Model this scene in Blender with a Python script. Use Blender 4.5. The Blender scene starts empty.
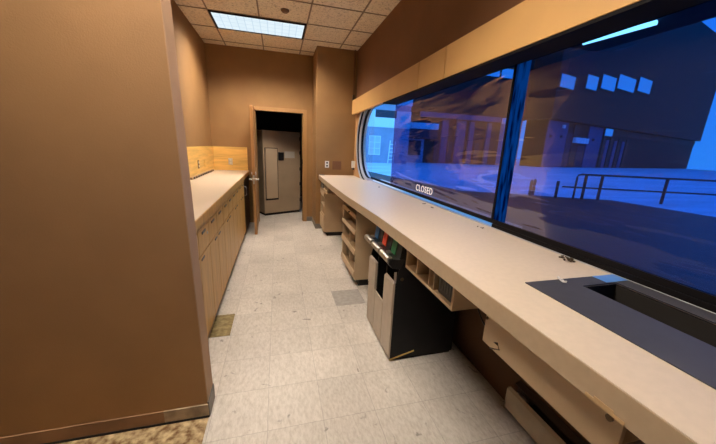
import bpy, bmesh, math, random
from mathutils import Vector, Matrix
random.seed(7)
sc = bpy.context.scene
COL = sc.collection

# ------------------------------------------------------------------ materials
MATS = {}
def mat(name, color, rough=0.6, metal=0.0, noise=0.0, nscale=8.0, bump=0.0, bscale=60.0, spec=0.5,
        grain=None, emit=None, estr=0.0, color2=None, stretch=None):
    if name in MATS: return MATS[name]
    m = bpy.data.materials.new(name); m.use_nodes = True
    nt = m.node_tree; N = nt.nodes; L = nt.links
    b = N['Principled BSDF']
    b.inputs['Roughness'].default_value = rough
    b.inputs['Metallic'].default_value = metal
    b.inputs['Specular IOR Level'].default_value = spec
    b.inputs['Base Color'].default_value = (*color, 1)
    tc = N.new('ShaderNodeTexCoord')
    vec = tc.outputs['Object']
    if stretch:
        mp = N.new('ShaderNodeMapping'); mp.inputs['Scale'].default_value = stretch
        L.new(vec, mp.inputs['Vector']); vec = mp.outputs['Vector']
    if noise > 0 or color2:
        n = N.new('ShaderNodeTexNoise'); n.inputs['Scale'].default_value = nscale
        n.inputs['Detail'].default_value = 5; L.new(vec, n.inputs['Vector'])
        r = N.new('ShaderNodeValToRGB')
        c2 = color2 if color2 else tuple(min(1, c*(1+noise)) for c in color)
        c1 = color if color2 else tuple(c*(1-noise) for c in color)
        r.color_ramp.elements[0].position = .35; r.color_ramp.elements[1].position = .65
        r.color_ramp.elements[0].color = (*c1, 1); r.color_ramp.elements[1].color = (*c2, 1)
        L.new(n.outputs['Fac'], r.inputs['Fac']); L.new(r.outputs['Color'], b.inputs['Base Color'])
    if bump > 0:
        n = N.new('ShaderNodeTexNoise'); n.inputs['Scale'].default_value = bscale
        n.inputs['Detail'].default_value = 3; L.new(vec, n.inputs['Vector'])
        bp = N.new('ShaderNodeBump'); bp.inputs['Strength'].default_value = bump
        bp.inputs['Distance'].default_value = .01
        L.new(n.outputs['Fac'], bp.inputs['Height']); L.new(bp.outputs['Normal'], b.inputs['Normal'])
    if emit:
        b.inputs['Emission Color'].default_value = (*emit, 1); b.inputs['Emission Strength'].default_value = estr
    MATS[name] = m
    return m

M_wall = mat('brown_wall_paint', (.275, .145, .050), .75, noise=.06, nscale=3, bump=.25, bscale=180)
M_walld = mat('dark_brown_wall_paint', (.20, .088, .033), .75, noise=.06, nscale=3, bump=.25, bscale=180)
M_reveal = mat('tan_wall_paint', (.46, .26, .11), .7, noise=.05, nscale=4)
M_band = mat('tan_laminate_panel', (.62, .36, .13), .5, noise=.04, nscale=3)
M_wood = mat('honey_birch_wood', (.54, .31, .085), .42, noise=.13, nscale=5, stretch=(6, 6, .6))
M_bsplash = mat('yellow_birch_panel', (.72, .44, .12), .4, noise=.16, nscale=4, stretch=(.6, .6, 7))
M_doorw = mat('orange_door_wood', (.44, .215, .075), .42, noise=.13, nscale=5, stretch=(8, 8, .5))
M_ctr = mat('beige_laminate_top', (.64, .53, .41), .36, noise=.025, nscale=40)
M_ctre = mat('beige_laminate_edge', (.43, .32, .21), .45, noise=.03, nscale=40)
M_tan = mat('tan_laminate', (.50, .36, .22), .5, noise=.05, nscale=6)
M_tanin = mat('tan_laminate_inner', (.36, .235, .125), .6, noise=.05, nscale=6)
M_dark = mat('dark_recess', (.012, .009, .007), .8)
M_black = mat('black_painted_metal', (.008, .008, .009), .5, spec=.25, noise=.15, nscale=9)
M_blackp = mat('black_plastic', (.01, .01, .011), .3)
M_front = mat('warm_grey_enamel', (.42, .35, .27), .45, noise=.06, nscale=12)
M_steel = mat('brushed_steel', (.62, .60, .57), .3, metal=1, noise=.05, nscale=30)
M_alum = mat('aluminium_frame', (.50, .52, .55), .35, metal=.3)
M_blk_fr = mat('black_frame', (.006, .005, .006), .7, spec=.15)
M_blue = mat('blue_label', (.03, .13, .33), .5)
M_red = mat('red_label', (.72, .075, .03), .5)
M_green = mat('green_label', (.02, .16, .06), .5)
M_white = mat('white_plastic', (.72, .70, .66), .4)
M_tanpl = mat('tan_cover_plate', (.17, .075, .025), .5)
M_base = mat('grey_vinyl_base', (.17, .155, .135), .55, noise=.15, nscale=12)
M_plate = mat('slate_blue_steel_plate', (.055, .055, .065), .5, metal=.1, noise=.06, nscale=15)
M_tape = mat('blue_tape', (.10, .28, .70), .4)
M_ytape = mat('yellow_tape', (.50, .36, .10), .6)
M_paper = mat('paper', (.46, .42, .36), .8)
M_bronze = mat('bronze_metal', (.10, .065, .035), .4, metal=.8)
M_heatin = mat('heater_fins', (.03, .024, .018), .5, noise=.3, nscale=30)
M_heat = mat('beige_enamel', (.40, .32, .22), .4, noise=.08, nscale=10)
M_letter = mat('white_lettering', (.9, .9, .88), .5, emit=(.9, .9, .88), estr=.25)  # faint glow added to the colour so the letters read bright
M_tbar = mat('ceiling_grid_bar', (.22, .145, .08), .5)
M_gren = mat('grey_green_box', (.10, .11, .10), .5)

def ceiling_mat():
    m = bpy.data.materials.new('fissured_ceiling_tile'); m.use_nodes = True
    N = m.node_tree.nodes; L = m.node_tree.links; b = N['Principled BSDF']; b.inputs['Roughness'].default_value = .9
    tc = N.new('ShaderNodeTexCoord')
    n = N.new('ShaderNodeTexNoise'); n.inputs['Scale'].default_value = 42; n.inputs['Detail'].default_value = 6
    n.inputs['Roughness'].default_value = .7
    L.new(tc.outputs['Object'], n.inputs['Vector'])
    r = N.new('ShaderNodeValToRGB'); e = r.color_ramp.elements
    e[0].position = .36; e[0].color = (.44, .35, .24, 1); e[1].position = .48; e[1].color = (.84, .72, .54, 1)
    L.new(n.outputs['Fac'], r.inputs['Fac']); L.new(r.outputs['Color'], b.inputs['Base Color'])
    bp = N.new('ShaderNodeBump'); bp.inputs['Strength'].default_value = .5; bp.inputs['Distance'].default_value = .01
    L.new(n.outputs['Fac'], bp.inputs['Height']); L.new(bp.outputs['Normal'], b.inputs['Normal'])
    return m
M_ceil = ceiling_mat()

def floor_mat():
    m = bpy.data.materials.new('vinyl_composition_tile'); m.use_nodes = True
    N = m.node_tree.nodes; L = m.node_tree.links; b = N['Principled BSDF']
    b.inputs['Roughness'].default_value = .42; b.inputs['Specular IOR Level'].default_value = .4
    tc = N.new('ShaderNodeTexCoord')
    def math_(op, a, v=None, v2=None):
        q = N.new('ShaderNodeMath'); q.operation = op
        for i, x in enumerate((a, v, v2)):
            if x is None: continue
            if isinstance(x, (int, float)): q.inputs[i].default_value = x
            else: L.new(x, q.inputs[i])
        return q.outputs[0]
    mp = N.new('ShaderNodeMapping'); mp.vector_type = 'POINT'
    mp.inputs['Scale'].default_value = (1/.305,)*3
    mp.inputs['Location'].default_value = (.39/.305, -1.355/.305, 0)
    L.new(tc.outputs['Object'], mp.inputs['Vector'])
    sp = N.new('ShaderNodeSeparateXYZ'); L.new(mp.outputs['Vector'], sp.inputs[0])
    gaps = []
    for o in (sp.outputs[0], sp.outputs[1]):
        f = math_('FRACT', o); g = math_('SUBTRACT', f, .5); g = math_('ABSOLUTE', g); gaps.append(g)
    mx = math_('MAXIMUM', gaps[0], gaps[1])
    line = math_('GREATER_THAN', mx, .4935)
    fl = N.new('ShaderNodeVectorMath'); fl.operation = 'FLOOR'; L.new(mp.outputs['Vector'], fl.inputs[0])
    wn = N.new('ShaderNodeTexWhiteNoise'); wn.noise_dimensions = '3D'; L.new(fl.outputs[0], wn.inputs['Vector'])
    # directional flecks
    add = N.new('ShaderNodeVectorMath'); add.operation = 'ADD'
    sc2 = N.new('ShaderNodeVectorMath'); sc2.operation = 'SCALE'; sc2.inputs['Scale'].default_value = 9
    L.new(wn.outputs['Color'], sc2.inputs[0]); L.new(tc.outputs['Object'], add.inputs[0]); L.new(sc2.outputs[0], add.inputs[1])
    mp2 = N.new('ShaderNodeMapping'); mp2.inputs['Scale'].default_value = (38, 15, 1); mp2.inputs['Rotation'].default_value = (0, 0, .5)
    L.new(add.outputs[0], mp2.inputs['Vector'])
    n = N.new('ShaderNodeTexNoise'); n.inputs['Scale'].default_value = 1.6; n.inputs['Detail'].default_value = 6
    n.inputs['Roughness'].default_value = .7; L.new(mp2.outputs[0], n.inputs['Vector'])
    r = N.new('ShaderNodeValToRGB'); e = r.color_ramp.elements
    e[0].position = .3; e[0].color = (.48, .43, .37, 1); e[1].position = .60; e[1].color = (.66, .61, .55, 1)
    L.new(n.outputs['Fac'], r.inputs['Fac'])
    # scuffs and dirt
    n3 = N.new('ShaderNodeTexNoise'); n3.inputs['Scale'].default_value = 1.5; n3.inputs['Detail'].default_value = 4
    L.new(tc.outputs['Object'], n3.inputs['Vector'])
    mr = N.new('ShaderNodeMapRange'); mr.inputs[1].default_value = .3; mr.inputs[2].default_value = .7
    mr.inputs[3].default_value = .86; mr.inputs[4].default_value = 1.06; L.new(n3.outputs['Fac'], mr.inputs[0])
    tv = N.new('ShaderNodeMapRange'); tv.inputs[3].default_value = .93; tv.inputs[4].default_value = 1.05
    L.new(wn.outputs['Value'], tv.inputs[0])
    n4 = N.new('ShaderNodeTexNoise'); n4.inputs['Scale'].default_value = 11; n4.inputs['Detail'].default_value = 4
    n4.inputs['Distortion'].default_value = .7
    L.new(tc.outputs['Object'], n4.inputs['Vector'])
    sk = N.new('ShaderNodeMapRange'); sk.inputs[1].default_value = .66; sk.inputs[2].default_value = .72
    sk.inputs[3].default_value = 1.0; sk.inputs[4].default_value = .5; L.new(n4.outputs['Fac'], sk.inputs[0])
    k = math_('MULTIPLY', mr.outputs[0], tv.outputs[0]); k = math_('MULTIPLY', k, sk.outputs[0])
    ln = math_('MULTIPLY', line, .24); ln = math_('SUBTRACT', 1.0, ln); k = math_('MULTIPLY', k, ln)
    vm = N.new('ShaderNodeVectorMath'); vm.operation = 'SCALE'
    L.new(r.outputs['Color'], vm.inputs[0]); L.new(k, vm.inputs['Scale']); L.new(vm.outputs[0], b.inputs['Base Color'])
    return m
M_floor = floor_mat()
M_conc = mat('stained_concrete', (.16, .075, .02), .7, color2=(.62, .48, .27), nscale=26, bump=.4, bscale=40)
M_patch = mat('bare_subfloor_adhesive', (.18, .125, .04), .7, color2=(.33, .25, .11), nscale=24)

M_casing = mat('brown_door_casing', (.34, .18, .06), .5, noise=.04, nscale=3)
def film_mat(name, tint, refl, bump, haze=0.0):
    m = bpy.data.materials.new(name); m.use_nodes = True
    N = m.node_tree.nodes; L = m.node_tree.links; N.remove(N['Principled BSDF']); out = N['Material Output']
    t = N.new('ShaderNodeBsdfTransparent'); t.inputs[0].default_value = (*tint, 1)
    g = N.new('ShaderNodeBsdfGlossy'); g.inputs['Roughness'].default_value = .06; g.inputs['Color'].default_value = (1, .93, .86, 1)
    mix = N.new('ShaderNodeMixShader')
    lw = N.new('ShaderNodeFresnel'); lw.inputs['IOR'].default_value = 1.45
    mr = N.new('ShaderNodeMath'); mr.operation = 'MULTIPLY_ADD'; mr.inputs[1].default_value = .16; mr.inputs[2].default_value = refl; mr.use_clamp = True
    L.new(lw.outputs[0], mr.inputs[0]); L.new(mr.outputs[0], mix.inputs[0])
    mh = N.new('ShaderNodeMixShader'); mh.inputs[0].default_value = haze
    df = N.new('ShaderNodeBsdfDiffuse'); df.inputs[0].default_value = (.55, .42, .36, 1)
    L.new(t.outputs[0], mh.inputs[1]); L.new(df.outputs[0], mh.inputs[2])
    L.new(mh.outputs[0], mix.inputs[1]); L.new(g.outputs[0], mix.inputs[2]); L.new(mix.outputs[0], out.inputs[0])
    if bump:
        tc = N.new('ShaderNodeTexCoord'); mp = N.new('ShaderNodeMapping'); mp.inputs['Scale'].default_value = (1, .45, 3.2)
        mp.inputs['Rotation'].default_value = (.22, 0, 0)
        L.new(tc.outputs['Object'], mp.inputs['Vector'])
        n = N.new('ShaderNodeTexNoise'); n.inputs['Scale'].default_value = 1.8; n.inputs['Detail'].default_value = 2
        n.inputs['Distortion'].default_value = 1.2; L.new(mp.outputs[0], n.inputs['Vector'])
        bp = N.new('ShaderNodeBump'); bp.inputs['Strength'].default_value = bump; bp.inputs['Distance'].default_value = .05
        L.new(n.outputs['Fac'], bp.inputs['Height']); L.new(bp.outputs[0], g.inputs['Normal'])
    return m
M_glass = film_mat('clear_window_glass', (.88, .96, .98), .0, 0)
M_film = film_mat('dark_blue_window_film', (.045, .175, .44), .014, .22, .012)
def seam_mat():
    m = bpy.data.materials.new('blue_seam_film'); m.use_nodes = True
    N = m.node_tree.nodes; L = m.node_tree.links; b = N['Principled BSDF']
    t = N.new('ShaderNodeBsdfTranslucent'); t.inputs[0].default_value = (.008, .075, .19, 1)
    tc = N.new('ShaderNodeTexCoord'); mp = N.new('ShaderNodeMapping'); mp.inputs['Scale'].default_value = (1, 30, 4); L.new(tc.outputs['Object'], mp.inputs[0])
    n = N.new('ShaderNodeTexNoise'); n.inputs['Scale'].default_value = 1.2; L.new(mp.outputs[0], n.inputs['Vector'])
    r = N.new('ShaderNodeValToRGB'); e = r.color_ramp.elements; e[0].position = .4; e[0].color = (.001, .012, .05, 1); e[1].position = .6; e[1].color = (.012, .12, .32, 1)
    L.new(n.outputs['Fac'], r.inputs[0]); L.new(r.outputs[0], t.inputs[0])
    N.remove(b); L.new(t.outputs[0], N['Material Output'].inputs[0]); return m
M_seam = seam_mat()

LIGHT_E = 43.0
def diffuser_mat():
    """prismatic lens: strong warm light downwards, a soft cool white at glancing angles"""
    m = bpy.data.materials.new('light_diffuser'); m.use_nodes = True
    N = m.node_tree.nodes; L = m.node_tree.links; N.remove(N['Principled BSDF'])
    tc = N.new('ShaderNodeTexCoord'); w = N.new('ShaderNodeTexBrick'); w.offset = 0
    w.inputs['Scale'].default_value = 1; w.inputs['Brick Width'].default_value = .097; w.inputs['Row Height'].default_value = .135
    w.inputs['Mortar Size'].default_value = .007; w.inputs['Mortar Smooth'].default_value = .6
    w.inputs['Color1'].default_value = (.80, .93, 1, 1); w.inputs['Color2'].default_value = (.76, .90, .98, 1); w.inputs['Mortar'].default_value = (.60, .76, .88, 1)
    L.new(tc.outputs['Object'], w.inputs['Vector'])
    e1 = N.new('ShaderNodeEmission'); L.new(w.outputs['Color'], e1.inputs[0]); e1.inputs[1].default_value = .98
    ge = N.new('ShaderNodeNewGeometry'); dt = N.new('ShaderNodeVectorMath'); dt.operation = 'DOT_PRODUCT'
    L.new(ge.outputs['Incoming'], dt.inputs[0]); L.new(ge.outputs['Normal'], dt.inputs[1])
    mr = N.new('ShaderNodeMapRange'); mr.interpolation_type = 'SMOOTHSTEP'
    mr.inputs[1].default_value = .315; mr.inputs[2].default_value = .66; mr.inputs[3].default_value = 0; mr.inputs[4].default_value = LIGHT_E
    L.new(dt.outputs['Value'], mr.inputs[0])
    e2 = N.new('ShaderNodeEmission'); e2.inputs[0].default_value = (1.0, .875, .74, 1); L.new(mr.outputs[0], e2.inputs[1])
    ad = N.new('ShaderNodeAddShader'); L.new(e1.outputs[0], ad.inputs[0]); L.new(e2.outputs[0], ad.inputs[1]); L.new(ad.outputs[0], N['Material Output'].inputs[0])
    return m
M_diff = diffuser_mat()

# ------------------------------------------------------------------ geometry helpers
class MB:
    def __init__(s): s.bm = bmesh.new()
    def box(s, x0, x1, y0, y1, z0, z1):
        v = [s.bm.verts.new(p) for p in ((x0,y0,z0),(x1,y0,z0),(x1,y1,z0),(x0,y1,z0),(x0,y0,z1),(x1,y0,z1),(x1,y1,z1),(x0,y1,z1))]
        for f in ((0,3,2,1),(4,5,6,7),(0,1,5,4),(1,2,6,5),(2,3,7,6),(3,0,4,7)): s.bm.faces.new([v[i] for i in f])
        return s
    def obox(s, c, size, rot):            # oriented box
        mtx = Matrix.Translation(c) @ rot.to_matrix().to_4x4()
        hx, hy, hz = [q/2 for q in size]
        v = [s.bm.verts.new(mtx @ Vector(p)) for p in ((-hx,-hy,-hz),(hx,-hy,-hz),(hx,hy,-hz),(-hx,hy,-hz),(-hx,-hy,hz),(hx,-hy,hz),(hx,hy,hz),(-hx,hy,hz))]
        for f in ((0,3,2,1),(4,5,6,7),(0,1,5,4),(1,2,6,5),(2,3,7,6),(3,0,4,7)): s.bm.faces.new([v[i] for i in f])
        return s
    def prism(s, pts, axis, a, b):        # 2-D polygon extruded along axis
        def P(p, t):
            return {0: (t, p[0], p[1]), 1: (p[0], t, p[1]), 2: (p[0], p[1], t)}[axis]
        A = [s.bm.verts.new(P(p, a)) for p in pts]; B = [s.bm.verts.new(P(p, b)) for p in pts]
        n = len(pts)
        s.bm.faces.new(A); s.bm.faces.new(list(reversed(B)))
        for i in range(n): s.bm.faces.new([A[i], B[i], B[(i+1) % n], A[(i+1) % n]])
        return s
    def quad(s, *p): s.bm.faces.new([s.bm.verts.new(q) for q in p]); return s
    def tube(s, pts, r, seg=10):
        pts = [Vector(p) for p in pts]; rings = []
        for i, p in enumerate(pts):
            d = (pts[min(i+1, len(pts)-1)] - pts[max(i-1, 0)]).normalized()
            u = d.cross(Vector((0, 0, 1)));
            if u.length < .05: u = d.cross(Vector((1, 0, 0)))
            u.normalize(); w = d.cross(u)
            rr = r[i] if isinstance(r, (list, tuple)) else r
            rings.append([s.bm.verts.new(p + rr*(math.cos(a)*u + math.sin(a)*w)) for a in [2*math.pi*k/seg for k in range(seg)]])
        for a, b in zip(rings, rings[1:]):
            for k in range(seg): s.bm.faces.new([a[k], a[(k+1) % seg], b[(k+1) % seg], b[k]])
        s.bm.faces.new(list(reversed(rings[0]))); s.bm.faces.new(rings[-1])
        return s
    def build(s, name, m, parent=None, bevel=0.0, smooth=False, origin=None):
        bmesh.ops.recalc_face_normals(s.bm, faces=s.bm.faces)
        me = bpy.data.meshes.new(name)
        if origin: bmesh.ops.translate(s.bm, verts=s.bm.verts, vec=-Vector(origin))
        s.bm.to_mesh(me); s.bm.free()
        o = bpy.data.objects.new(name, me); COL.objects.link(o)
        if origin: o.location = origin
        me.materials.append(m)
        if smooth:
            for p in me.polygons: p.use_smooth = True
        if parent:
            o.parent = parent
            if not origin: pass
        if bevel:
            b = o.modifiers.new('bevel', 'BEVEL'); b.width = bevel; b.segments = 2; b.limit_method = 'ANGLE'
        return o
def tag(o, label=None, cat=None, group=None, kind=None):
    if label: o['label'] = label
    if cat: o['category'] = cat
    if group: o['group'] = group
    if kind: o['kind'] = kind
    return o
def empty(name, loc=(0, 0, 0), rz=0):
    o = bpy.data.objects.new(name, None); COL.objects.link(o); o.location = loc; o.rotation_euler = (0, 0, rz)
    o.empty_display_size = .1
    return o
def thing(name, label, cat, group=None, loc=(0, 0, 0), rz=0):
    return tag(empty(name, loc, rz), label, cat, group)
def struct(o): o['kind'] = 'structure'; return o
def box(name, m, x0, x1, y0, y1, z0, z1, parent=None, bevel=0.0):
    return MB().box(x0, x1, y0, y1, z0, z1).build(name, m, parent, bevel)

CZ = 3.08      # ceiling
WX = 1.35      # window wall face
BY = 6.0       # back wall face
PY = 5.4       # pillar face
LX = -1.13     # alcove wall

# ------------------------------------------------------------------ setting
struct(MB().box(-4.2, WX+.14, -3.2, 9.2, -.06, 0).build('floor', M_floor))
struct(MB().box(-4.15, -.405, -3.1, 1.53, 0, .0025).build('floor_bare_concrete', M_conc))
struct(MB().box(-.555, -.40, 2.275, 2.6, 0, .002).build('floor_missing_tile', M_patch))
struct(MB().box(.52, .82, 2.575, 2.88, 0, .0012).build('floor_grey_tile', mat('grey_tile', (.37, .34, .31), .45, noise=.12, nscale=25)))
struct(MB().box(-4.2, WX+.14, -3.2, 6.2, CZ, CZ+.06).build('ceiling', M_ceil))
g = MB()
for k in range(-6, 4):
    x = -.80 + .61*k
    if -4.2 < x < WX: g.box(x-.009, x+.009, -3.1, BY, CZ-.006, CZ-.001)
for k in range(-13, 3):
    y = 4.55 + .61*k
    g.box(-4.2, WX, y-.009, y+.009, CZ-.0062, CZ-.0012)
struct(g.build('trim_1', M_tbar))

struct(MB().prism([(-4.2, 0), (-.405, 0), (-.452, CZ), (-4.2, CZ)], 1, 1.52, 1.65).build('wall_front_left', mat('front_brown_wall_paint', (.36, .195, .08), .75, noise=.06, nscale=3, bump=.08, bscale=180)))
struct(MB().box(LX-.12, LX, 1.65, 6.12, 0, CZ).build('wall_left', M_wall))
w = MB(); w.box(LX-.12, -.445+.065, BY, BY+.12, 0, CZ); w.box(.48, .7, BY, BY+.12, 0, CZ); w.box(-.38, .48, BY, BY+.12, 2.08, CZ)
struct(w.build('wall_back', M_wall))
struct(MB().box(.66, WX+.1, PY, BY+.12, 0, CZ).build('wall_pillar', M_wall))
struct(MB().box(-4.2, WX+.14, -3.2, -3.1, 0, CZ).build('wall_behind_camera', M_wall))
struct(MB().box(-4.3, -4.2, -3.2, 1.65, 0, CZ).build('wall_far_left', M_wall))

# window wall with a rounded (stadium-ended) opening
ZB, ZT = .97, 2.19; YE, RY = 4.62, .59; ZC, RZ = (ZB+ZT)/2, (ZT-ZB)/2
WT = .13
NY = -1.6
w = MB()
w.box(WX, WX+WT, -3.2, PY, 0, ZB)
w.box(WX, WX+WT, -3.2, NY, ZB, ZT)
def arc(ry, rz, n=28): return [(YE + ry*math.cos(a), ZC + rz*math.sin(a)) for a in [-math.pi/2 + math.pi*i/n for i in range(n+1)]]
A = arc(RY, RZ)
for (a, b) in zip(A, A[1:]):
    w.prism([a, (PY, a[1]), (PY, b[1]), b], 0, WX, WX+WT)
struct(w.build('wall_right', M_reveal))
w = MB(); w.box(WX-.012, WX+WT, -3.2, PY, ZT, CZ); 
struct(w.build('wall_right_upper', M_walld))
struct(MB().box(WX-.006, WX, -3.1, PY, 0, .93).build('wall_right_lower', mat('shaded_wall_brown', (.11, .05, .02), .75, noise=.1, nscale=3)))  # wall brown darkened in colour for the shadow under the counter

# baseboards / casing
g = MB(); g.box(.475, .66, BY-.008, BY, 0, .095); g.box(.652, .66, PY-.008, BY-.008, 0, .095); g.box(.652, .78, PY-.008, PY, 0, .095)
struct(g.build('baseboard_back', M_base, bevel=.002))
struct(MB().prism([(-.4065, .1), (-.4025, .1), (-.449, CZ-.002), (-.453, CZ-.002)], 1, 1.522, 1.65).build('lit_end_face', mat('lightened_wall_brown', (.42, .26, .15), .7, noise=.05, nscale=4)))  # wall end face lightened in colour to stand for light falling on it
struct(MB().box(-.405, -.397, 1.515, 1.652, 0, .10).build('baseboard_left', M_base))
g = MB(); g.box(-4.2, -.62, 1.512, 1.52, .012, .085)
struct(g.build('baseboard_front', mat('bare_tan_wall_strip', (.30, .165, .085), .8, noise=.15, nscale=9)))
g = MB(); g.box(-.62, -.402, 1.512, 1.52, .012, .085)
struct(g.build('baseboard_front_scraped', mat('scraped_plaster_strip', (.36, .27, .18), .8, noise=.3, nscale=14)))
struct(MB().box(-4.2, -.40, 1.508, 1.53, .0025, .014).build('trim_2', M_dark))
g = MB()
g.box(-.445, -.38, BY-.022, BY+.13, 0, 2.145); g.box(.48, .545, BY-.022, BY+.13, 0, 2.145); g.box(-.38, .48, BY-.022, BY+.13, 2.08, 2.145)
g.box(-.38, -.365, BY+.03, BY+.07, 0, 2.08); g.box(.465, .48, BY+.03, BY+.07, 0, 2.08)
struct(g.build('trim_3', M_casing, bevel=.003))
g = MB()
for z in (.35, 1.15, 1.75): g.box(.462, .468, BY-.01, BY+.03, z, z+.09)
struct(g.build('trim_4', M_bronze))

# store room behind the doorway
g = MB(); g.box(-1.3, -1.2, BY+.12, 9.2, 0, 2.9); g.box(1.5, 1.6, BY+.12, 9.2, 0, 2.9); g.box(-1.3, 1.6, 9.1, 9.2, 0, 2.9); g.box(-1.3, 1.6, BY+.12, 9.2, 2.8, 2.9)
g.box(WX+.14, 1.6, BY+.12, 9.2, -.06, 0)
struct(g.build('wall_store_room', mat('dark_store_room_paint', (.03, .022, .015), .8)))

# open door leaf (hinged on the left jamb, swung towards the camera)
d = struct(empty('door_1', (-.40, 5.97, 0), math.radians(1.5)))
MB().box(-.022, .022, -.88, 0, .012, 2.06).build('leaf', M_doorw, d, .003)
h = MB()
for s in (-1, 1):
    h.tube([(s*.022, -.82, .93), (s*.032, -.82, .93)], .027, 14)
    h.tube([(s*.03, -.82, .93), (s*.07, -.82, .93)], .010)
    h.tube([(s*.066, -.825, .93), (s*.068, -.71, .93)], .010)
    h.tube([(s*.022, -.82, 1.03), (s*.034, -.82, 1.03)], .02, 14)
h.box(-.013, .013, -.884, -.879, .86, 1.0)
h.build('handle', M_steel, d, smooth=False)

# ------------------------------------------------------------------ window
win = struct(empty('window_1', (0, 0, 0)))
def arc_band(mb, r0, r1, x0, x1, low=True):
    """flat band following the rounded end, then straight along top and bottom"""
    def path(o):
        pts = [(NY, ZC-RZ+o)] + [(YE + (RY-o)*math.cos(a), ZC + (RZ-o)*math.sin(a)) for a in [-math.pi/2 + math.pi*i/28 for i in range(29)]] + [(NY, ZC+RZ-o)]
        return pts
    P0, P1 = path(r0), path(r1)
    for i in range(0 if low else 1, len(P0)-1):
        mb.prism([P0[i], P0[i+1], P1[i+1], P1[i]], 0, x0, x1)
f = MB(); arc_band(f, -.022, .012, WX-.014, WX+.01, False); arc_band(f, .0, .0218, WX+.0205, WX+.13, False); arc_band(f, .022, .062, WX+.03, WX+.13, False); f.build('frame', M_alum, win, smooth=False)
f = MB(); arc_band(f, .0125, .0215, WX+.0, WX+.02, False); arc_band(f, .0625, .068, WX+.05, WX+.09, False); f.build('gasket', M_blk_fr, win)
MB().quad((1.456, NY, ZB+.02), (1.456, YE, ZB+.02), (1.456, YE, ZT-.02), (1.456, NY, ZT-.02)).build('glass', M_glass, win)
g = MB()
pa = [(YE + (RY-.04)*math.cos(a), ZC + (RZ-.03)*math.sin(a)) for a in [-math.pi/2 + math.pi*i/28 for i in range(29)]]
g.bm.faces.new([g.bm.verts.new((1.456, p[0], p[1])) for p in pa]); g.build('end_glass', M_glass, win)
# bottom rail: silver lip with black track, black header behind the band
f = MB(); f.box(1.425, 1.455, NY, 4.62, 1.0, 1.006); f.build('bottom_rail', M_alum, win, .002)
box('added_bright_ledge', mat('bright_ledge_white', (.85, .87, .9), .6), 1.47, 1.75, 1.76, 4.9, .93, .985, win)  # ledge added outside so a bright strip shows under the film
box('window_sill', M_ctr, 1.3495, 1.43, NY+.01, 4.7, .972, .9995, win)
box('lower_gasket', M_blk_fr, 1.426, 1.456, NY, 1.70, 1.0065, 1.0295, win)
box('track', M_blk_fr, 1.434, 1.45, NY, 4.6, 1.030, 1.058, win)
box('header', M_blk_fr, 1.272, 1.452, NY, 3.74, 2.040, 2.0545, win)
box('edge_bar', M_blk_fr, 1.436, 1.448, 1.712, 1.728, 1.05, 2.1, win)
def film(name, y0, y1, m, z0=1.055, z1=2.09, x=1.444, amp=.007, n=60):
    b = MB(); rows = []
    for i in range(n+1):
        y = y0+(y1-y0)*i/n; row = []
        for j in range(25):
            z = z0+(z1-z0)*j/24
            dx = amp*(math.sin(5*y+9*z+1.5*math.sin(4*z))*.5 + math.sin(2.3*y-17*z+2*math.sin(3*y))*.35*(1.6-z if z < 1.6 else .15) )
            row.append(b.bm.verts.new((x-abs(dx), y, z)))
        rows.append(row)
    for a, c in zip(rows, rows[1:]):
        for j in range(24): b.bm.faces.new([a[j], c[j], c[j+1], a[j+1]])
    return b.build(name, m, win, smooth=True)
film('tinted_film', 1.72, 3.73, M_film)
film('tinted_film', NY, 1.60, M_film)
film('seam_film', 1.60, 1.712, M_seam, amp=0, n=4)

# CLOSED lettering
txt = bpy.data.curves.new('closed_text', 'FONT'); txt.body = 'CLOSED'; txt.size = .094; txt.extrude = .0008; txt.offset = .0012; txt.space_character = 1.14
to = bpy.data.objects.new('tmp', txt); COL.objects.link(to)
bpy.context.view_layer.update()
me = bpy.data.meshes.new_from_object(to.evaluated_get(bpy.context.evaluated_depsgraph_get())); bpy.data.objects.remove(to)
cs = bpy.data.objects.new('closed_sign', me); COL.objects.link(cs)
me.materials.clear(); me.materials.append(M_letter)
xs = [v.co.x for v in me.vertices]; wd = max(xs)-min(xs)
cs.scale = (.36/wd, 1, 1)
cs.rotation_euler = (math.radians(90), 0, math.radians(-90))
cs.location = (1.434, 2.945, 1.085)
tag(cs, 'white CLOSED lettering at the bottom of the dark window film', 'sign')

# tan fascia panels over the window: three lengths with dark joints
for i, (y0, y1, lb) in enumerate(((2.769, 5.36, 'long tan fascia panel above the rounded clear end of the window'),
                                  (2.301, 2.755, 'short tan fascia panel between the two dark joints above the window'),
                                  (-3.0, 2.287, 'nearest tan fascia panel above the window, running out of view'))):
    o = MB().box(1.268, WX-.03, y0, y1, 2.055, 2.285).build('fascia_panel', M_band, bevel=.003)
    tag(o, lb, 'panel', 'fascia panels above the window')
struct(MB().box(1.30, WX-.013, -3.0, 5.35, 2.06, 2.28).build('trim_5', M_dark))
# conduit in the corner
c = thing('conduit', 'thin brown vertical conduit in the corner above the fascia', 'pipe')
MB().tube([(1.29, PY-.035, 2.36), (1.29, PY-.035, CZ-.002)], .012).build('pipe', M_walld, c, smooth=True)
box('clamp', M_bronze, 1.275, 1.305, PY-.055, PY-.001, 2.30, 2.38, c, .004)

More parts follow.
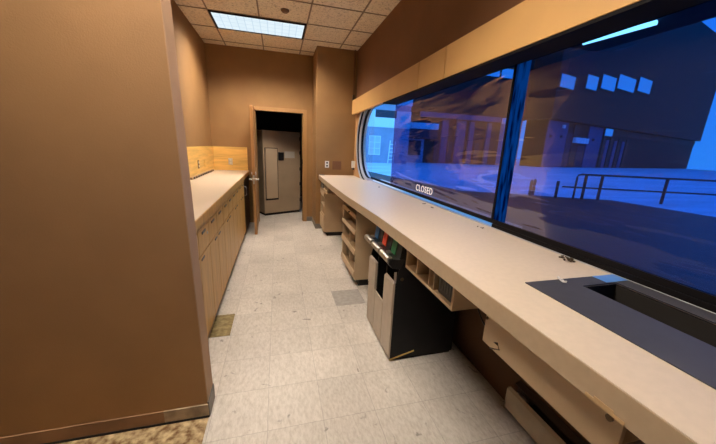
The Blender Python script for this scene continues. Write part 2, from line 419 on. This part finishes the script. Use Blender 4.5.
# ------------------------------------------------------------------ ceiling lights
def ceiling_light(x0, y0, label):
    t = thing('ceiling_light', label, 'light', loc=(x0+.61, y0+.305, CZ))
    f = MB()
    for a in ((-.603, .603, -.298, -.270), (-.603, .603, .270, .298), (-.603, -.580, -.270, .270), (.580, .603, -.270, .270)):
        f.box(a[0], a[1], a[2], a[3], -.018, -.0005)
    f.build('frame', M_blk_fr, t)
    MB().box(-.58, .58, -.27, .27, -.012, -.004).build('diffuser', M_diff, t)
    return t
ceiling_light(-.80, 4.55, 'bright rectangular fluorescent ceiling light near the back wall')
ceiling_light(-.80, .89, 'rectangular fluorescent ceiling light over the near end of the room')
o = MB().tube([(.126, 4.23, CZ), (.126, 4.23, CZ-.012), (.126, 4.23, CZ-.03)], [.05, .05, .03], 20).build('sprinkler_head', M_tanpl, smooth=False)
tag(o, 'small round tan ceiling fitting beside the fluorescent light', 'sprinkler')

# ------------------------------------------------------------------ left side: base cabinets
FX = -.529
def base_cabinet(y0, wd, label, hinge_far=True, lock=False):
    t = thing('base_cabinet', label, 'cabinet', 'base cabinets along the left wall', loc=(FX, y0, 0))
    b = MB(); b.box(-.55, -.02, .002, wd-.002, .085, .93); b.build('carcass', mat('gap_shadow_brown', (.20, .095, .03), .6), t)  # carcass colour darkened to deepen the shadow in the door gaps
    box('toe_kick', M_dark, -.55, -.055, .002, wd-.002, 0, .085, t)
    MB().box(-.02, .003, .001, wd-.001, .902, .929).build('top_rail', M_wood, t)
    dr = box('drawer', M_wood, -.019, 0, .004, wd-.004, .725, .895, t, .002)
    MB().box(-.001, .004, wd/2-.055, wd/2+.055, .856, .876).build('pull', M_blackp, dr, .002)
    if lock: MB().tube([(0, wd-.06, .83), (.006, wd-.06, .83)], .011, 12).build('lock', M_steel, dr)
    dd = box('door', M_wood, -.019, 0, .004, wd-.004, .088, .717, t, .002)
    yy = wd-.085 if hinge_far else .085
    MB().box(-.001, .004, yy-.045, yy+.045, .682, .698).build('pull', M_blackp, dd, .002)
    return t
desc = ['nearest the stub wall', 'second from stub wall, with lock', 'third from the stub wall', 'fourth from the stub wall',
        'fifth from the stub wall', 'sixth from the stub wall', 'fifth from the far end of the row', 'fourth from the far end of the row',
        'third from the far end of the row', 'second from the far end of the row']
y = 1.80
for k in range(10):
    base_cabinet(1.80+.325*k, .325, 'honey wood base cabinet with drawer over door, ' + desc[k], hinge_far=(k % 2 == 0), lock=(k in (1,)))
box_ = box('filler_strip', M_wood, FX-.5, FX-.001, 1.652, 1.799, .02, .93); tag(box_, 'honey wood filler strip between stub wall and first base cabinet', 'panel')
fr = thing('undercounter_refrigerator', 'dark undercounter appliance with pale vertical handle at the far end of left counter', 'appliance', loc=(FX, 5.07, 0))
box('body', M_black, -.53, -.02, 0, .86, .01, .925, fr)
box('door', mat('dark_brown_front', (.05, .025, .012), .5), -.02, -.004, .01, .85, .05, .92, fr, .003)
MB().tube([(-.002, .10, .66), (.022, .10, .67), (.022, .10, .80), (-.002, .10, .81)], .008).build('handle', M_white, fr, smooth=True)
ct = thing('worktop', 'long beige laminate worktop with wood edge over the left base cabinets', 'worktop')
box('top', M_ctr, LX+.001, -.527, 1.652, BY-.001, .935, 1.0, ct)
box('front_edge', M_wood, -.527, -.517, 1.652, BY-.001, .935, .999, ct, .003)
b1 = box('backsplash_panel', M_bsplash, LX+.001, LX+.016, 1.652, BY-.017, 1.001, 1.42, None, .002); tag(b1, 'yellow birch backsplash board along the left alcove wall', 'backsplash')
b2 = box('backsplash_panel', M_bsplash, LX+.001, -.54, BY-.016, BY-.001, 1.001, 1.42, None, .002); tag(b2, 'yellow birch backsplash board on the back wall beside the door', 'backsplash')
def outlet(loc, rz, label, mplate, sw=False, group=None):
    t = thing('wall_outlet', label, 'outlet', group, loc=loc, rz=rz)      # faces -Y before rotation
    box('cover_plate', mplate, -.036, .036, -.007, -.0005, -.058, .058, t, .002)
    for z in (-.026, .026):
        MB().box(-.016, .016, -.011, -.006, z-.014, z+.014).build('socket', M_white if not sw else M_blackp, t, .003)
    return t
outlet((-.835, BY-.016, 1.16), 0, 'steel outlet on the birch backsplash of the back wall', M_steel)
outlet((LX+.016, 4.85, 1.17), math.radians(90), 'nearer tan outlet on the long birch backsplash at left', M_tanpl)
o = MB().box(0, .006, -.06, .06, -.06, .06).build('blank_cover_plate', M_bsplash, bevel=.002); o.location = (LX+.0165, 5.28, 1.16)
tag(o, 'wood-coloured blank cover plate farther along the left backsplash', 'plate')
gs = thing('power_strip', 'low strip of dark notches where left counter meets the backsplash', 'strip')
box('rail', M_tanin, LX+.017, LX+.045, 4.35, 5.75, 1.001, 1.03, gs)
for k in range(11):
    y = 4.42+.125*k
    MB().box(LX+.044, LX+.052, y, y+.05, 1.004, 1.026).build('notch', M_dark, gs)

# ------------------------------------------------------------------ store room cabinet seen through the doorway
a = math.atan2(.40, .74)
sr = thing('storage_cabinet', 'tall tan metal storage cabinet standing in the dark store room', 'cabinet', loc=(-.285, 6.52, 0), rz=a*.92)
M_cab = mat('tan_store_metal', (.34, .245, .155), .5, noise=.05, nscale=4)
box('body', M_cab, 0, .86, .004, .6, .05, 1.77, sr, .006)
box('plinth', M_dark, .02, .84, .03, .58, 0, .05, sr)
p = box('side_panel', mat('lighter_store_panel', (.43, .32, .21), .5), .045, .30, -.028, .003, .37, 1.41, sr, .006)
box('painted_shadow', M_dark, .033, .318, -.006, .0035, .335, 1.425, sr)  # dark sheet painting the shadow around the side panel
box('switch_box', M_blackp, .335, .45, -.03, .003, 1.17, 1.34, sr, .006)
box('paper_label', M_paper, .48, .72, -.002, .003, 1.22, 1.36, sr)
for z in (.25, .62, .95, 1.3, 1.6): box('hinge', M_dark, .84, .868, -.014, .003, z, z+.07, sr)

# ------------------------------------------------------------------ right counter
cr = thing('counter', 'long beige laminate service counter running under the window', 'counter')
def front_x(y):
    pts = [(-3.0, .735), (1.6, .735), (2.1, .733), (2.6, .715), (3.1, .698), (3.8, .695), (4.6, .70), (5.399, .71)]
    for (a, xa), (b, xb) in zip(pts, pts[1:]):
        if a <= y <= b: return xa+(xb-xa)*(y-a)/(b-a)
HX0, HX1, HY0, HY1 = 1.165, 1.415, .30, .825
HW = 1.342
def slab(mb, y0, y1, xa, xb, z0=.93, z1=1.0):
    mb.prism([(xa if xa is not None else front_x(y0), y0), (xb, y0), (xb, y1), (xa if xa is not None else front_x(y1), y1)], 2, z0, z1)
m = MB(); slab(m, -3.0, HY0, None, 1.349)
slab(m, HY0, HY1, None, HX0); m.box(1.3455, 1.349, HY0, HY1, .95, .99)
ys = [HY1, 1.6, 2.1, 2.6, 3.1, 3.8, 4.6, 5.399]
for y0, y1 in zip(ys, ys[1:]): slab(m, y0, y1, None, 1.349)
# fix right-hand strip beside the hole and the sill in the window recess
m.build('top', M_ctr, cr)
m = MB()
ys = [-3.0, 1.6, 2.1, 2.6, 3.1, 3.8, 4.6, 5.399]
for y0, y1 in zip(ys, ys[1:]):
    m.prism([(front_x(y0)-.004, y0), (front_x(y0)-.0002, y0), (front_x(y1)-.0002, y1), (front_x(y1)-.004, y1)], 2, .925, .9985)
m.build('front_edge', M_ctre, cr)
# chipped strip near the camera
m = MB(); m.box(.7285, .7302, .36, .45, .926, .935); m.box(.7285, .7302, .385, .43, .935, .941); m.build('chipped_edge', mat('raw_particle_board', (.50, .33, .17), .8), cr)

td = thing('transaction_tray', 'slate blue steel plate with recessed cash tray set in the near counter', 'tray')
m = MB(); m.box(.952, HX0, .0, .895, 1.0003, 1.004); m.box(HX0, 1.428, HY1, .895, 1.0003, 1.004); m.box(HX0, 1.428, .0, HY0, 1.0003, 1.004); m.box(1.345, 1.428, HY0, HY1, 1.0003, 1.004)
m.build('plate', M_plate, td)
m = MB(); m.box(HX0+.001, HX0+.005, HY0+.001, HY1-.001, .82, .999); m.box(HW-.004, HW, HY0+.001, HY1-.001, .82, .999)
m.box(HX0+.001, HW, HY0+.001, HY0+.005, .82, .999); m.box(HX0+.001, HW, HY1-.005, HY1-.001, .82, .999); m.box(HX0+.001, HW, HY0+.001, HY1-.001, .815, .82)
m.build('well', M_dark, td)
m = MB(); m.box(HX0+.03, HW-.01, HY0+.02, HY1-.13, .90, .912); m.build('drawer_flap', mat('dark_steel', (.05, .052, .06), .7, spec=.2), td, .003)
o = MB().box(1.30, 1.42, .832, .893, 1.0045, 1.0055).build('tape_strip', M_tape); tag(o, 'strip of blue tape on the far corner of the slate plate', 'tape')

def scrap(loc, n, m, label, s=.012, name='debris'):
    b = MB()
    for i in range(n):
        p = Vector((random.uniform(-1, 1)*s*1.2, random.uniform(-1, 1)*s*1.8, random.uniform(0.15, .5)*s))
        from mathutils import Euler
        b.obox(p + Vector((0, 0, s*.15)), (s*random.uniform(.6, 1.6), s*random.uniform(.3, .6), s*.25), Euler((random.uniform(-.25, .25), random.uniform(-.25, .25), random.uniform(0, 3))))
    o = b.build(name, m); o.location = loc
    return tag(o, label, 'debris')
scrap((1.385, 1.085, 1.0005), 9, M_bronze, 'small pile of brown metal clips on the counter near the window', .02, 'metal_clips')
scrap((1.12, .877, 1.0045), 7, M_white, 'crumpled white scrap lying on the slate plate', .012, 'paper_scrap')
scrap((1.344, 1.70, 1.0005), 4, M_bronze, 'tiny brown clip by the seam between the two films', .012, 'metal_clips')
scrap((1.343, 2.56, 1.0005), 4, M_bronze, 'tiny metal clips just below the CLOSED lettering', .014, 'metal_clips')
scrap((1.345, 2.38, 1.0005), 3, M_bronze, 'tiny metal clips slightly nearer than the CLOSED lettering', .012, 'metal_clips')
scrap((1.30, 3.75, 1.0005), 4, M_bronze, 'tiny clips by the clear end of the window', .013, 'metal_clips')
o = MB().box(.715, .80, 5.33, 5.385, 1.0005, 1.012).build('black_clip', M_blackp); tag(o, 'small black strip at the far left corner of the service counter', 'clip')

# pillar outlets
outlet((.853, PY, 1.19), 0, 'white outlet with black sockets on the pillar above the counter', M_white, True)
o = MB().box(-.08, .08, -.012, 0, -.075, .075).build('blank_cover_plate', M_tanpl, bevel=.002); o.location = (1.03, PY, 1.175); tag(o, 'square tan blank plate on the pillar beside the outlet', 'plate')
t = thing('junction_box', 'small white box on the wall by the rounded window end', 'box', loc=(1.349, 5.33, 1.2))
box('housing', M_white, -.055, -.001, -.04, .04, -.055, .065, t, .005)
box('knob', M_blackp, -.045, -.012, -.02, .02, -.09, -.056, t, .003)

# far pedestal under counter
pd = thing('pedestal_cabinet', 'tan pedestal cabinet with cubbyholes at the far end of the counter', 'cabinet')
PX0, PX1, PY0, PY1 = .745, 1.30, 4.90, 5.385
m = MB()
m.box(PX0, PX1, PY0, PY0+.02, .07, .925); m.box(PX0, PX1, PY1-.02, PY1, .07, .925); m.box(PX1-.02, PX1, PY0+.02, PY1-.02, .07, .925)
m.box(PX0, PX1-.02, PY0+.02, PY1-.02, .07, .09)
for z in (.33, .50, .66, .78): m.box(PX0+.005, PX1-.02, PY0+.02, PY1-.02, z, z+.018)
m.build('carcass', M_tan, pd)
box('toe_kick', M_dark, PX0+.05, PX1, PY0+.02, PY1, 0, .07, pd)
box('drawer_front', M_tan, PX0-.012, PX0, PY0+.01, PY1-.01, .09, .33, pd, .003)
box('drawer_front', M_tan, PX0-.012, PX0, PY0+.01, PY1-.01, .69, .77, pd, .003)
d = box('switch_panel', M_gren, PX0-.012, PX0, PY0+.12, PY1-.08, .80, .89, pd, .003)
box('inner_box', M_tanin, PX0+.02, PX1-.05, PY0+.16, PY1-.05, .35, .47, pd)
ps = thing('keyboard_drawer', 'small tan pull-out shelf beneath the counter before the pedestal cabinet', 'drawer')
box('tray', M_tan, .70, .93, 4.40, 4.75, .80, .815, ps, .002)
m = MB(); m.box(.70, .715, 4.40, 4.75, .815, .85); m.build('lip', M_tan, ps, .002)
box('runner', M_tanin, .78, 1.2, 4.38, 4.40, .80, .9295, ps); box('runner', M_tanin, .78, 1.2, 4.75, 4.77, .80, .9295, ps)
# shelf unit
su = thing('shelf_unit', 'tan open shelf unit with four sloped cubbies under the counter', 'shelves')
SX0, SX1, SY0, SY1 = .785, 1.20, 2.93, 3.60
m = MB()
m.box(SX0, SX1, SY0, SY0+.02, .085, .925); m.box(SX0, SX1, SY1-.02, SY1, .085, .925); m.box(SX1-.02, SX1, SY0+.02, SY1-.02, .085, .925); m.box(SX0, SX1-.02, SY0+.02, SY1-.02, .085, .105)
m.build('carcass', M_tan, su)
box('toe_kick', M_dark, SX0+.06, SX1, SY0+.03, SY1-.02, 0, .085, su)
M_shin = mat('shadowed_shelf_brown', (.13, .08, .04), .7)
box('shade_lining', M_shin, SX0+.10, SX0+.11, SY0+.021, SY1-.021, .106, .924, su)  # dark sheet painting the shade deep inside the cubbies
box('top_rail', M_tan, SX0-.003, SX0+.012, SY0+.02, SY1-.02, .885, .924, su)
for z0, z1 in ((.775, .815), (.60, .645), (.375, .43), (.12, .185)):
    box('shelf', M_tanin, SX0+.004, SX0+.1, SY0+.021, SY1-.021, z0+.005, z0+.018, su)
    MB().prism([(SX0-.016, z0), (SX0+.003, z0-.004), (SX0+.003, z1), (SX0-.010, z1)], 1, SY0+.001, SY1-.001).build('shelf_lip', M_tan, su, .002)
kn = MB().tube([(SX0-.012, 3.2, .797), (SX0-.030, 3.2, .797)], [.007, .011], 12).build('knob', M_bronze, su)
box('divider', M_tan, SX0+.01, SX0+.1, 3.24, 3.255, .19, .375, su); box('divider', M_tan, SX0+.01, SX0+.1, 3.27, 3.285, .43, .60, su)

# three bay dispenser
dp = thing('dispenser_unit', 'black floor-standing three bay unit with grey fronts and steel lipped heads', 'dispenser')
DX, D0, D1 = .745, 1.73, 2.30
bw = (D1-D0)/3
m = MB()
m.prism([(DX+.012, .02), (1.262, .02), (1.262, .90), (DX+.12, .90), (DX+.03, .70), (DX+.012, .62)], 1, D0, D0+.012)
m.prism([(DX+.012, .02), (1.262, .02), (1.262, .90), (DX+.12, .90), (DX+.03, .70), (DX+.012, .62)], 1, D1-.012, D1)
m.box(DX+.16, 1.262, D0+.012, D1-.012, .02, .90)
m.box(DX+.012, DX+.16, D0+.012, D1-.012, .02, .10)
for k in (1, 2): m.box(DX+.014, DX+.16, D0+bw*k-.006, D0+bw*k+.006, .10, .68)
m.build('housing', M_black, dp, .002)
box('base', M_dark, DX+.02, 1.25, D0+.01, D1-.01, 0, .02, dp)
for k in range(3):
    y0, y1 = D0+bw*k+.004, D0+bw*(k+1)-.004
    box('lower_front', M_front, DX, DX+.014, y0, y1, .025, .375, dp, .003)
    if k != 1:
        u = MB().prism([(DX-.006, .38), (DX+.014, .38), (DX+.014, .62), (DX-.004, .605)], 1, y0+.002, y1-.002).build('upper_front', M_front, dp, .003)
    cy = (y0+y1)/2
    hd = MB().prism([(DX-.046, .785), (DX-.046, .755), (DX-.02, .725), (DX+.10, .70), (DX+.14, .775), (DX+.02, .785), (DX-.02, .792)], 1, y0, y1).build('head', M_blackp, dp, .003)
    MB().prism([(DX-.044, .806), (DX-.058, .800), (DX-.062, .772), (DX-.052, .768), (DX-.047, .790), (DX-.022, .795), (DX-.022, .803)], 1, y0+.010, y1-.010).build('steel_lip', M_steel, hd, .002)
    pn = MB().prism([(DX+.030, .786), (DX+.10, .778), (DX+.10, .92), (DX+.052, .92)], 1, y0+.002, y1-.002).build('sloped_panel', M_blackp, dp, .002)
    MB().prism([(DX+.022, .79), (DX+.028, .79), (DX+.050, .915), (DX+.044, .915)], 1, cy-.012, cy+.066).build('colour_label', (M_green, M_red, M_blue)[k], pn)
    MB().box(DX-.012, DX+.016, cy+.02, cy+.07, .792, .80).build('clip', M_steel, hd)
box('chrome_strip', M_steel, DX-.004, DX+.012, D0-.003, D0+.001, .62, .70, dp)
MB().tube([(.80, D0-.004, .645), (.80, D0+.001, .645)], .012, 14).build('screw_cap', M_bronze, dp)
from mathutils import Euler
MB().obox(Vector((.845, D0-.0015, .040)), (.20, .002, .012), Euler((0, -.25, 0))).build('yellow_tape', M_ytape, dp)

# hanging cubby shelf
cb = thing('cubby_shelf', 'tan divided cubby shelf hanging under the counter beside the three bay unit', 'shelf')
CX0, CX1, CY0, CY1 = .81, 1.13, 1.15, 1.716
m = MB(); m.box(CX0, CX1, CY0, CY1, .74, .756); m.box(CX0, CX1, CY0, CY0+.014, .756, .929); m.box(CX0, CX1, CY1-.014, CY1, .756, .929); m.box(CX1-.012, CX1, CY0+.014, CY1-.014, .756, .929)
m.build('carcass', M_tan, cb)
for yv in (1.555, 1.40, 1.345): box('divider', M_tan, CX0+.004, CX1-.012, yv, yv+.010, .756, .90 if yv != 1.40 else .86, cb)
bb = thing('black_device', 'small black boxed device sitting in the cubby shelf', 'device', loc=(.83, 1.185, .7575))
box('body', M_blackp, 0, .16, 0, .14, 0, .115, bb, .005)
m = MB()
for k in range(5): m.box(-.004, .001, .015+k*.024, .03+k*.024, .03, .09)
m.build('key', mat('dark_key', (.03, .03, .03), .4), bb)

# drawer box with beige front
hp = thing('hanging_drawer', 'long beige drawer front with lock hanging under the near counter', 'drawer')
m = MB(); m.box(.80, .816, .395, .905, .752, .922); m.build('front', M_tan, hp, .002)
m = MB(); m.box(.818, 1.12, .40, .90, .80, .81); m.box(.818, 1.12, .40, .415, .81, .915); m.box(.818, 1.12, .885, .90, .81, .915); m.build('box', M_tanin, hp)
MB().tube([(.8005, .425, .865), (.794, .425, .865)], .009, 14).build('lock', M_bronze, hp)
MB().tube([(.8005, .895, .86), (.796, .895, .86)], .006, 10).build('screw', M_bronze, hp)
o = MB().tube([(.80, .82, .79), (.786, .825, .80), (.784, .808, .81), (.79, .80, .785), (.783, .822, .775), (.785, .84, .765)], .0028, 6).build('wire_loop', M_bronze, hp, smooth=True)
o = MB().box(.86, 1.16, .30, .34, .55, .925).build('bracket_panel', M_walld); tag(o, 'dark brown support panel under the counter at the right edge of view', 'panel')
# cable
pts = []
for i in range(15):
    u = i/14; pts.append((1.0-.10*u, 1.22-.30*u, .735-.05*math.sin(math.pi*u)*1.0+.02*u))
o = MB().tube(pts, .004, 8).build('power_cable', M_blackp, smooth=True); tag(o, 'thin black cable sagging from cubby shelf to drawer under counter', 'cable')

# baseboard heater
ht = thing('baseboard_heater', 'beige metal baseboard heater along the wall below the counter', 'heater')
HX = 1.265; E0, E1 = -1.2, 1.165
m = MB(); m.box(1.335, 1.343, E0, E1, .04, .225); m.prism([(1.343, .215), (1.335, .222), (1.308, .212), (1.310, .204)], 1, E0, E1); m.build('back_panel', mat('dark_bronze_heater_back', (.06, .045, .03), .45), ht)
m = MB(); m.prism([(HX, .055), (HX+.008, .055), (HX+.008, .175), (HX+.018, .192), (HX+.012, .197), (HX, .18)], 1, E0, E1); m.build('front_panel', M_heat, ht)
m = MB(); m.box(HX+.02, 1.334, E0+.01, E1-.12, .08, .175); m.build('heating_fins', M_heatin, ht)
m = MB(); m.prism([(HX-.002, .04), (1.343, .04), (1.343, .13), (HX+.01, .19), (HX-.002, .18)], 1, E1, E1+.008); m.build('end_cap', M_heat, ht, .002)
m = MB(); m.tube([(HX+.045, E1-.03, .16), (HX+.045, E1-.09, .16)], .018, 12); m.build('valve', M_steel, ht)

# ------------------------------------------------------------------ outside
def bmat(n, c, **k): return mat(n, c, .8, **k)
E_snow = mat('snowy_ground', (.80, .86, .88), .7, noise=.16, nscale=.5, stretch=(.4, 2.2, 1))
E_asph = mat('wet_asphalt', (.035, .022, .018), .5, noise=.25, nscale=1.5)
struct(MB().box(1.5, 90, -40, 90, -.12, -.02).build('ground_snow', E_snow))
m = MB(); m.bm.faces.new([m.bm.verts.new(p) for p in ((1.5, -20, -.01), (13.6, -20, -.01), (12.1, 8.3, -.01), (9.9, 9.3, -.01), (7.2, 10.6, -.01), (6.4, 15.2, -.01), (5.4, 24, -.01), (1.5, 24, -.01))])
struct(m.build('ground_asphalt', E_asph))
E_pale = bmat('pale_render', (.62, .66, .68), noise=.05, nscale=1)
E_band = bmat('white_fascia', (.90, .92, .93))
E_grey = bmat('blue_grey_wall', (.36, .38, .52), noise=.08, nscale=1)
E_brick = bmat('red_brick', (.11, .045, .035), noise=.25, nscale=5, stretch=(1, 1, 4))
E_brown = bmat('brown_cladding', (.045, .02, .014), noise=.15, nscale=2)
E_dk = bmat('dark_opening', (.04, .045, .07))
E_white = bmat('white_window_frame', (.88, .9, .92))
E_pane = mat('reflective_pane', (.75, .8, .85), .08, metal=1)
E_purple = bmat('violet_panel', (.11, .105, .20), noise=.1, nscale=1)

A_ = thing('office_building', 'pale building with white fascia seen through the clear window end', 'building')
box('wall', E_grey, 2.5, 14.2, 32, 38, -.02, 7.4, A_)
m = MB(); m.box(2.5, 14.2, 31.85, 32, 3.75, 5.5); m.box(2.5, 14.2, 31.7, 32, 6.1, 7.4); m.build('fascia', E_band, A_)
for x in (4.2, 6.9, 9.55):
    f = MB(); f.box(x, x+1.32, 31.9, 32, .83, 2.85); f = f.build('window', E_white, A_)
    m = MB()
    for i in range(2):
        for j in range(3): m.box(x+.08+i*.62, x+.62+i*.62, 31.88, 31.895, .92+j*.64, 1.5+j*.64)
    m.build('pane', E_pale, f)
box('dark_window', E_dk, 10.1, 12.5, 31.83, 31.85, 4.75, 5.5, A_)
m = MB()
for x in (11.5, 12.1): m.tube([(x, 31.0, 0), (x+.15, 31.0, 2.4)], .05, 6)
for z in (.4, .8, 1.2, 1.6, 2.0): m.tube([(11.5+.06*z, 31, z), (12.1+.06*z, 31, z)], .04, 6)
o = m.build('trellis', E_white); tag(o, 'white ladder-like frame in front of the pale building', 'frame')

B_ = thing('brick_building', 'dark brick shopfront building seen through the first dark film', 'building')
box('wall', E_brick, 14.4, 32.6, 36, 39, -.02, 6.0, B_)
box('parapet', E_brown, 14.4, 32.6, 35.6, 39, 6.0, 11.0, B_)
box('sky_gap_wall', E_brown, 14.4, 25.2, 38, 40, 11.0, 15.2, B_)
box('roof_slab', E_brown, 14.4, 32.6, 35.4, 37, 12.5, 16.5, B_)
for x in (28.2, 31.2): box('post', E_dk, x, x+.12, 36.2, 36.4, 11.0, 12.5, B_)
box('side_light', E_band, 14.75, 15.4, 35.9, 35.98, 4.6, 5.9, B_)
m = MB(); m.box(15.5, 19.2, 34.6, 36, 4.05, 4.75); m.build('awning', E_band, B_)
box('shop_sign', E_dk, 14.6, 19.2, 34.7, 36, 2.95, 4.04, B_)
box('shopfront', E_grey, 15.2, 18.0, 35.8, 35.99, 0, 2.9, B_)
box('shopfront_window', E_dk, 15.9, 17.6, 35.75, 35.81, .9, 2.7, B_)
for i, x in enumerate((20.3, 22.4, 24.3, 27.0)):
    box('pilaster', E_purple, x, x+(.9, 1.3, .7, .6)[i], 35.7, 35.99, 0, 5.4, B_)
for x in (19.5, 21.4, 25.4): box('door', E_dk, x, x+.7, 35.8, 35.99, 0, 2.8, B_)
box('corner_column', E_grey, 29.2, 31.6, 35.3, 35.99, 0, 5.95, B_)
box('bright_sign', E_band, 28.7, 30.7, 34.9, 35.29, 5.35, 6.05, B_)
box('cornice', E_purple, 17.0, 29.0, 35.4, 35.6, 5.55, 6.15, B_)

ang = math.atan2(.25629508, .96659859)
Cb = thing('arcade_building', 'brown building with high strip of sky blue windows behind the second film', 'building', loc=(34.6, 33.7, 0), rz=ang)
def cbx(n, m_, u0, u1, z0, z1, d0=-.1, d1=0, p=None): return box(n, m_, u0, u1, d0, d1, z0, z1, p or Cb)
cbx('lower_wall', E_brown, 0, 60, -.02, 6.2, 0, 3)
cbx('upper_wall', E_brown, -1.1, 60, 6.2, 26, -.9, 3)
for (u0, u1, z0, z1) in ((-.9, 2.6, 9.9, 11.5), (5.3, 8.4, 10.5, 12.3), (9.3, 13.6, 11.0, 12.9), (14.1, 20, 11.6, 13.6), (21, 26, 12.1, 14.2)):
    f = cbx('window', E_dk, u0, u1, z0, z1, -1.0, -.9)
    cbx('pane', E_pane, u0+.1, u1-.1, z0+.05, z1-.05, -1.05, -1.0, f)
cbx('pale_bay', E_purple, .05, 5.0, 0, 6.1)
cbx('door', E_dk, 5.1, 6.6, 0, 4.8)
cbx('brick_pier', E_brick, 6.7, 8.4, 0, 6.1)
cbx('door', E_dk, 8.5, 10.6, 0, 3.2)
cbx('hanging_sign', E_band, 6.6, 10.4, 3.5, 4.25, -.6, -.2)
cbx('pale_bay', E_purple, 11.0, 15.3, 0, 6.1)
f = cbx('window', E_dk, 15.6, 18.6, 4.9, 6.15, -.2, -.1); cbx('pane', E_pane, 15.7, 18.3, 5.0, 6.1, -.25, -.2, f)
for u in (16, 18.5, 21.5, 24.5): cbx('pier', E_brick, u, u+.9, 0, 4.8)
for u in (17.1, 20, 23): cbx('pale_door', E_purple, u, u+1.0, 0, 4.4)
cbx('fascia', E_brick, 18.8, 60, 5.2, 6.15)
for (u, z) in ((.8, 4.1), (3.4, 4.2), (12.5, 4.2)):
    MB().tube([(u, -.1, z), (u, -.35, z)], .18, 12).build('wall_lamp', E_dk, Cb)
cbx('round_lamp', E_band, 3.4, 3.9, 5.3, 5.75, -.3, -.1)

cn = thing('added_canopy', 'dark flat slab added outside above the window to block sky light, with a glowing tube as reflected streak', 'added_canopy')  # overhead slab added outside to cut the sky light
box('sky_blocker', E_dk, 2.1, 5.0, -6, 4.2, 3.16, 3.45, cn)
box('column', E_dk, 4.7, 4.9, -1.2, -1.0, -.02, 3.16, cn)
tb = MB().tube([(4.35, 3.88, 3.12), (4.46, 3.05, 3.12)], .028, 10).build('streak_tube', mat('streak_glow', (.9, .9, .9), .5, emit=(1, .75, .6), estr=9), cn)  # glowing tube added to imitate a streak reflected in the window
# guard rail outside
gr = thing('guard_rail', 'dark metal pipe guard rail standing on the snow outside the window', 'railing', loc=(10.6, 8.6, 0))
m = MB()
M_rail = mat('dark_rail_paint', (.012, .012, .02), .5)
dirx = Vector((.93, -.36, 0)).normalized()
def rp(u, z): return tuple(dirx*u + Vector((0, 0, z)))
MB().tube([rp(0, -.02), rp(0, .80), rp(.03, .87), rp(.12, .9), rp(3.0, .9), rp(9, .9)], .035, 8).build('top_rail', M_rail, gr, smooth=True)
MB().tube([rp(-.45, .42), rp(9, .42)], .03, 8).build('mid_rail', M_rail, gr, smooth=True)
for u in (-.62, .30, .85, 3.0, 5.0): MB().tube([rp(u, -.02), rp(u, .9 if u > 0 else .62)], .05, 8).build('post', M_rail, gr)
for (x, y) in ((9.2, 9.2), (9.75, 9.6)):
    o = MB().tube([(x, y, -.02), (x, y, .55), (x, y, .62)], [.05, .05, .02], 10).build('bollard', E_dk)
    tag(o, 'short dark bollard on the snow left of guard rail', 'bollard', 'bollards beside the guard rail')

# ------------------------------------------------------------------ world
wd_ = bpy.data.worlds.new('dusk'); sc.world = wd_; wd_.use_nodes = True
N = wd_.node_tree.nodes; L = wd_.node_tree.links; bg = N['Background']
tc = N.new('ShaderNodeTexCoord'); sp = N.new('ShaderNodeSeparateXYZ'); L.new(tc.outputs['Generated'], sp.inputs[0])
cr_ = N.new('ShaderNodeValToRGB'); e = cr_.color_ramp.elements
e[0].position = 0; e[0].color = (.16, .58, 1.0, 1); e[1].position = .6; e[1].color = (.08, .33, .95, 1)
L.new(sp.outputs[2], cr_.inputs[0]); L.new(cr_.outputs[0], bg.inputs[0]); bg.inputs[1].default_value = 2.2

# ------------------------------------------------------------------ camera
yaw, pit, rol, F = 0.26667, -0.24346, 0.04337, 298.5
cy, sy, cp, spp = math.cos(yaw), math.sin(yaw), math.cos(pit), math.sin(pit)
fw = Vector((sy*cp, cy*cp, spp)); rt = Vector((cy, -sy, 0)); up = rt.cross(fw)
c_, s_ = math.cos(rol), math.sin(rol)
r2 = c_*rt + s_*up; u2 = -s_*rt + c_*up
cam = bpy.data.cameras.new('camera'); co = bpy.data.objects.new('camera', cam); COL.objects.link(co)
mx = Matrix((r2, u2, -fw)).transposed().to_4x4(); mx.translation = (0, 0, 1.5); co.matrix_world = mx
cam.sensor_width = 36; cam.lens = F*36/716; cam.clip_start = .02; cam.clip_end = 300
sc.camera = co
sc.view_settings.view_transform = 'Standard'; sc.view_settings.look = 'None'
sc.view_settings.exposure = 0; sc.view_settings.gamma = 1
